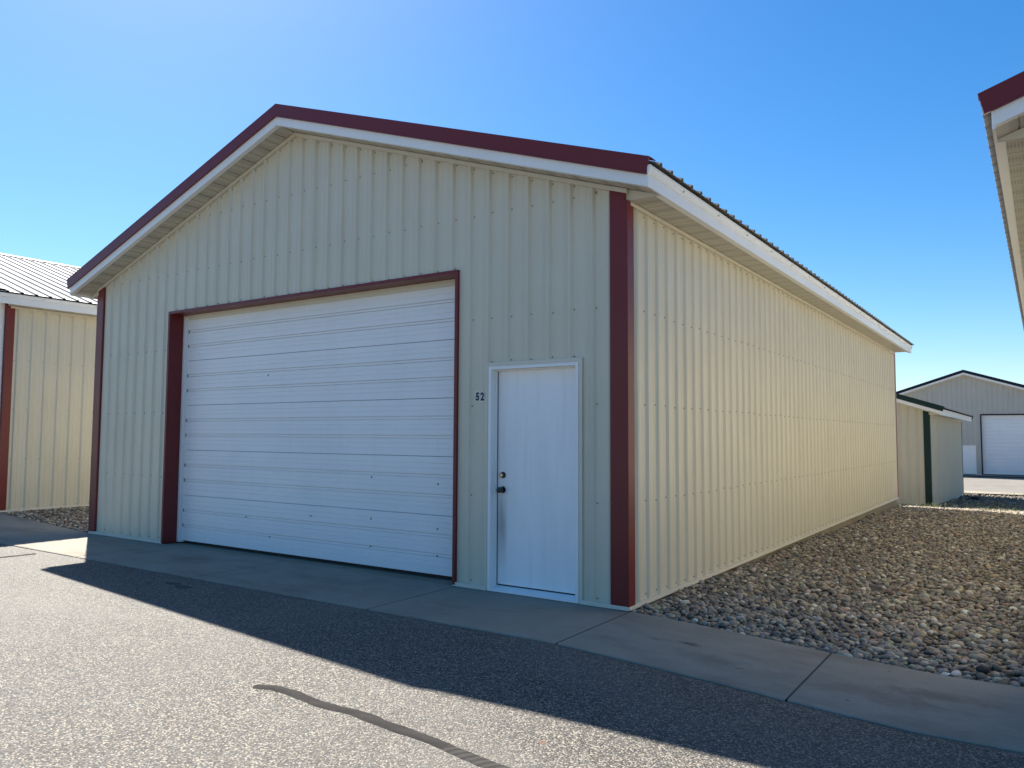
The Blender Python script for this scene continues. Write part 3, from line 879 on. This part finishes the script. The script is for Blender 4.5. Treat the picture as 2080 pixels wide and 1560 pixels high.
# ------------------------------------------------------------------ pebbles
def ico(sub):
    bm = bmesh.new(); bmesh.ops.create_icosphere(bm, subdivisions=sub, radius=1.0)
    v = np.array([q.co[:] for q in bm.verts]); fc = np.array([[q.index for q in p.verts] for p in bm.faces]); bm.free()
    return v, fc
PAL = np.array([(.33, .30, .26), (.26, .25, .23), (.20, .19, .18), (.40, .35, .27), (.30, .235, .175), (.24, .165, .125), (.48, .45, .40),
                (.13, .125, .12), (.36, .31, .22), (.19, .175, .15), (.27, .27, .26), (.66, .63, .57)])
PW = np.array([16, 14, 12, 12, 8, 4, 7, 9, 9, 10, 9, 4.5]); PW = PW / PW.sum()
def pebbles(name, regions, parent=None, seed=1):
    rg = np.random.default_rng(seed)
    VV = []; FF = []; CC = []; base = 0
    for (x0, x1, y0, y1, pitch, r0, r1, sub) in regions:
        bv, bf = ico(sub)
        xs = np.arange(x0, x1, pitch); ys = np.arange(y0, y1, pitch * .92)
        X, Y = np.meshgrid(xs, ys); X = X + (np.arange(len(ys)) % 2)[:, None] * pitch / 2
        X = X.ravel() + rg.uniform(-.45, .45, X.size) * pitch; Y = Y.ravel() + rg.uniform(-.45, .45, X.size) * pitch
        keep = (X > x0 + .01) & (X < x1 - .01) & (Y > y0 + .01) & (Y < y1)
        X = X[keep]; Y = Y[keep]; n_ = len(X)
        R = r0 + (r1 - r0) * rg.beta(1.6, 2.6, n_)
        S = np.stack([R * rg.uniform(.95, 1.45, n_), R * rg.uniform(.75, 1.0, n_), R * rg.uniform(.5, .8, n_)], -1)
        yaw = rg.uniform(0, 2 * np.pi, n_); tx = rg.normal(0, .28, n_)
        # lumpy variants
        lump = 1 + .16 * np.sin(bv[None] * rg.uniform(1.3, 2.8, (n_, 1, 3)) + rg.uniform(0, 6, (n_, 1, 3))).sum(-1) / 1.7
        P = bv[None] * lump[..., None] * S[:, None, :]
        c_, s_ = np.cos(tx)[:, None], np.sin(tx)[:, None]
        P = np.stack([P[..., 0] * c_ + P[..., 2] * s_, P[..., 1], -P[..., 0] * s_ + P[..., 2] * c_], -1)
        c_, s_ = np.cos(yaw)[:, None], np.sin(yaw)[:, None]
        P = np.stack([P[..., 0] * c_ - P[..., 1] * s_, P[..., 0] * s_ + P[..., 1] * c_, P[..., 2]], -1)
        swell = .012 * np.sin(X * 2.1 + 1) * np.sin(Y * 1.3)
        Z = terr(X, Y) - .018 + rg.uniform(-.020, .020, n_) + swell
        P += np.stack([X, Y, Z], -1)[:, None, :]
        nv = len(bv)
        VV.append(P.reshape(-1, 3)); FF.append((bf[None] + (np.arange(n_) * nv)[:, None, None] + base).reshape(-1, 3))
        base += n_ * nv
        tint = PAL[rg.choice(len(PAL), n_, p=PW)] * np.array([1.06, .98, .84]) * rg.uniform(.5, 1.38, (n_, 1)) * rg.normal(1, .04, (n_, 3))
        CC.append(np.repeat(np.clip(tint, .02, .8), nv, 0))
    V = np.concatenate(VV).astype(np.float32); F = np.concatenate(FF).astype(np.int32); C = np.concatenate(CC).astype(np.float32)
    me = bpy.data.meshes.new(name)
    me.vertices.add(len(V)); me.vertices.foreach_set('co', V.ravel())
    me.loops.add(F.size); me.loops.foreach_set('vertex_index', F.ravel())
    me.polygons.add(len(F)); me.polygons.foreach_set('loop_start', np.arange(0, F.size, 3, dtype=np.int32))
    me.polygons.foreach_set('use_smooth', np.ones(len(F), bool))
    me.update(calc_edges=True)
    at_ = me.attributes.new('tint', 'FLOAT_COLOR', 'POINT')
    at_.data.foreach_set('color', np.concatenate([C, np.ones((len(C), 1), np.float32)], 1).ravel())
    o = link(name, me, M['pebble'], parent)
    print(name, len(F), 'tris')
    return o
g1 = pebbles('pebbles', [(.035, 3.3, 0.0, 4.2, .041, .0145, .041, 2), (.035, 3.3, 4.2, 10, .044, .017, .041, 1), (.035, 3.4, 10, 18.2, .056, .022, .046, 1), (.06, 3.25, .02, 7, .27, .030, .058, 2)])
tag(g1, 'grey and tan river pebbles filling the gap right of shed 52', 'gravel', kind='stuff')
g2 = pebbles('pebbles', [(-11.62, -8.69, 0.0, 4.5, .046, .019, .042, 1)], seed=2)
tag(g2, 'grey river pebbles in the gap left of shed 52', 'gravel', kind='stuff')
g3 = pebbles('pebbles', [(-1.0, 4.5, 18.2, 31, .15, .02, .05, 1)], seed=4)
tag(g3, 'sparse stones on the dirt beside the green trimmed shed', 'gravel', kind='stuff')

# grass tufts
mb = MB()
rg = np.random.default_rng(11)
def tuft(cx, cy, n_, spread, hh):
    for _ in range(n_):
        x, y = cx + rg.normal(0, spread), cy + rg.normal(0, spread * .8)
        z = float(terr(x, y)) - .04; h = hh * rg.uniform(.5, 1.2); a = rg.uniform(0, 6.28); b_ = rg.normal(0, .45)
        wx, wy = math.cos(a) * .006, math.sin(a) * .006; lx, ly = -math.sin(a) * h * b_, math.cos(a) * h * b_
        p = [(x - wx, y - wy, z), (x + wx, y + wy, z), (x + wx * .7 + lx * .4, y + wy * .7 + ly * .4, z + h * .6), (x - wx * .7 + lx * .4, y - wy * .7 + ly * .4, z + h * .6)]
        mb.poly(p); mb.poly([p[3], p[2], (x + lx, y + ly, z + h)])
for (cx, cy, n_, sp, hh) in [(.12, 16.6, 60, .16, .14), (.42, 17.0, 90, .14, .18), (1.85, 17.6, 130, .22, .13), (2.2, 18.2, 70, .25, .11), (1.5, 18.6, 60, .3, .10), (2.4, 19.5, 120, .5, .12), (1.2, 21, 120, .5, .12), (1.9, 23, 150, .7, .12), (2.3, 31.1, 60, .3, .15), (1.9, 16.2, 60, .3, .12)]:
    tuft(cx, cy, n_, sp, hh)
tag(mb.build('grass', M['grass']), 'sparse green grass tufts growing through the stones behind the sheds', 'grass', kind='stuff')
# one odd dark lump of stone by the apron edge
bv, bf = ico(2)
rg = np.random.default_rng(5)
v = bv * (1 + .22 * np.sin(bv * 2.3 + 1.0).sum(-1, keepdims=True) / 2) * np.array([.040, .030, .026])
me = bpy.data.meshes.new('dark_rock'); me.from_pydata(v.tolist(), [], bf.tolist())
rk_ = link('dark_rock', me, M['dark_stone'], None, (2.56, .16, float(terr(2.56, .16)) + .032))
tag(rk_, 'black lump of rock lying among the pebbles near the apron edge', 'rock')
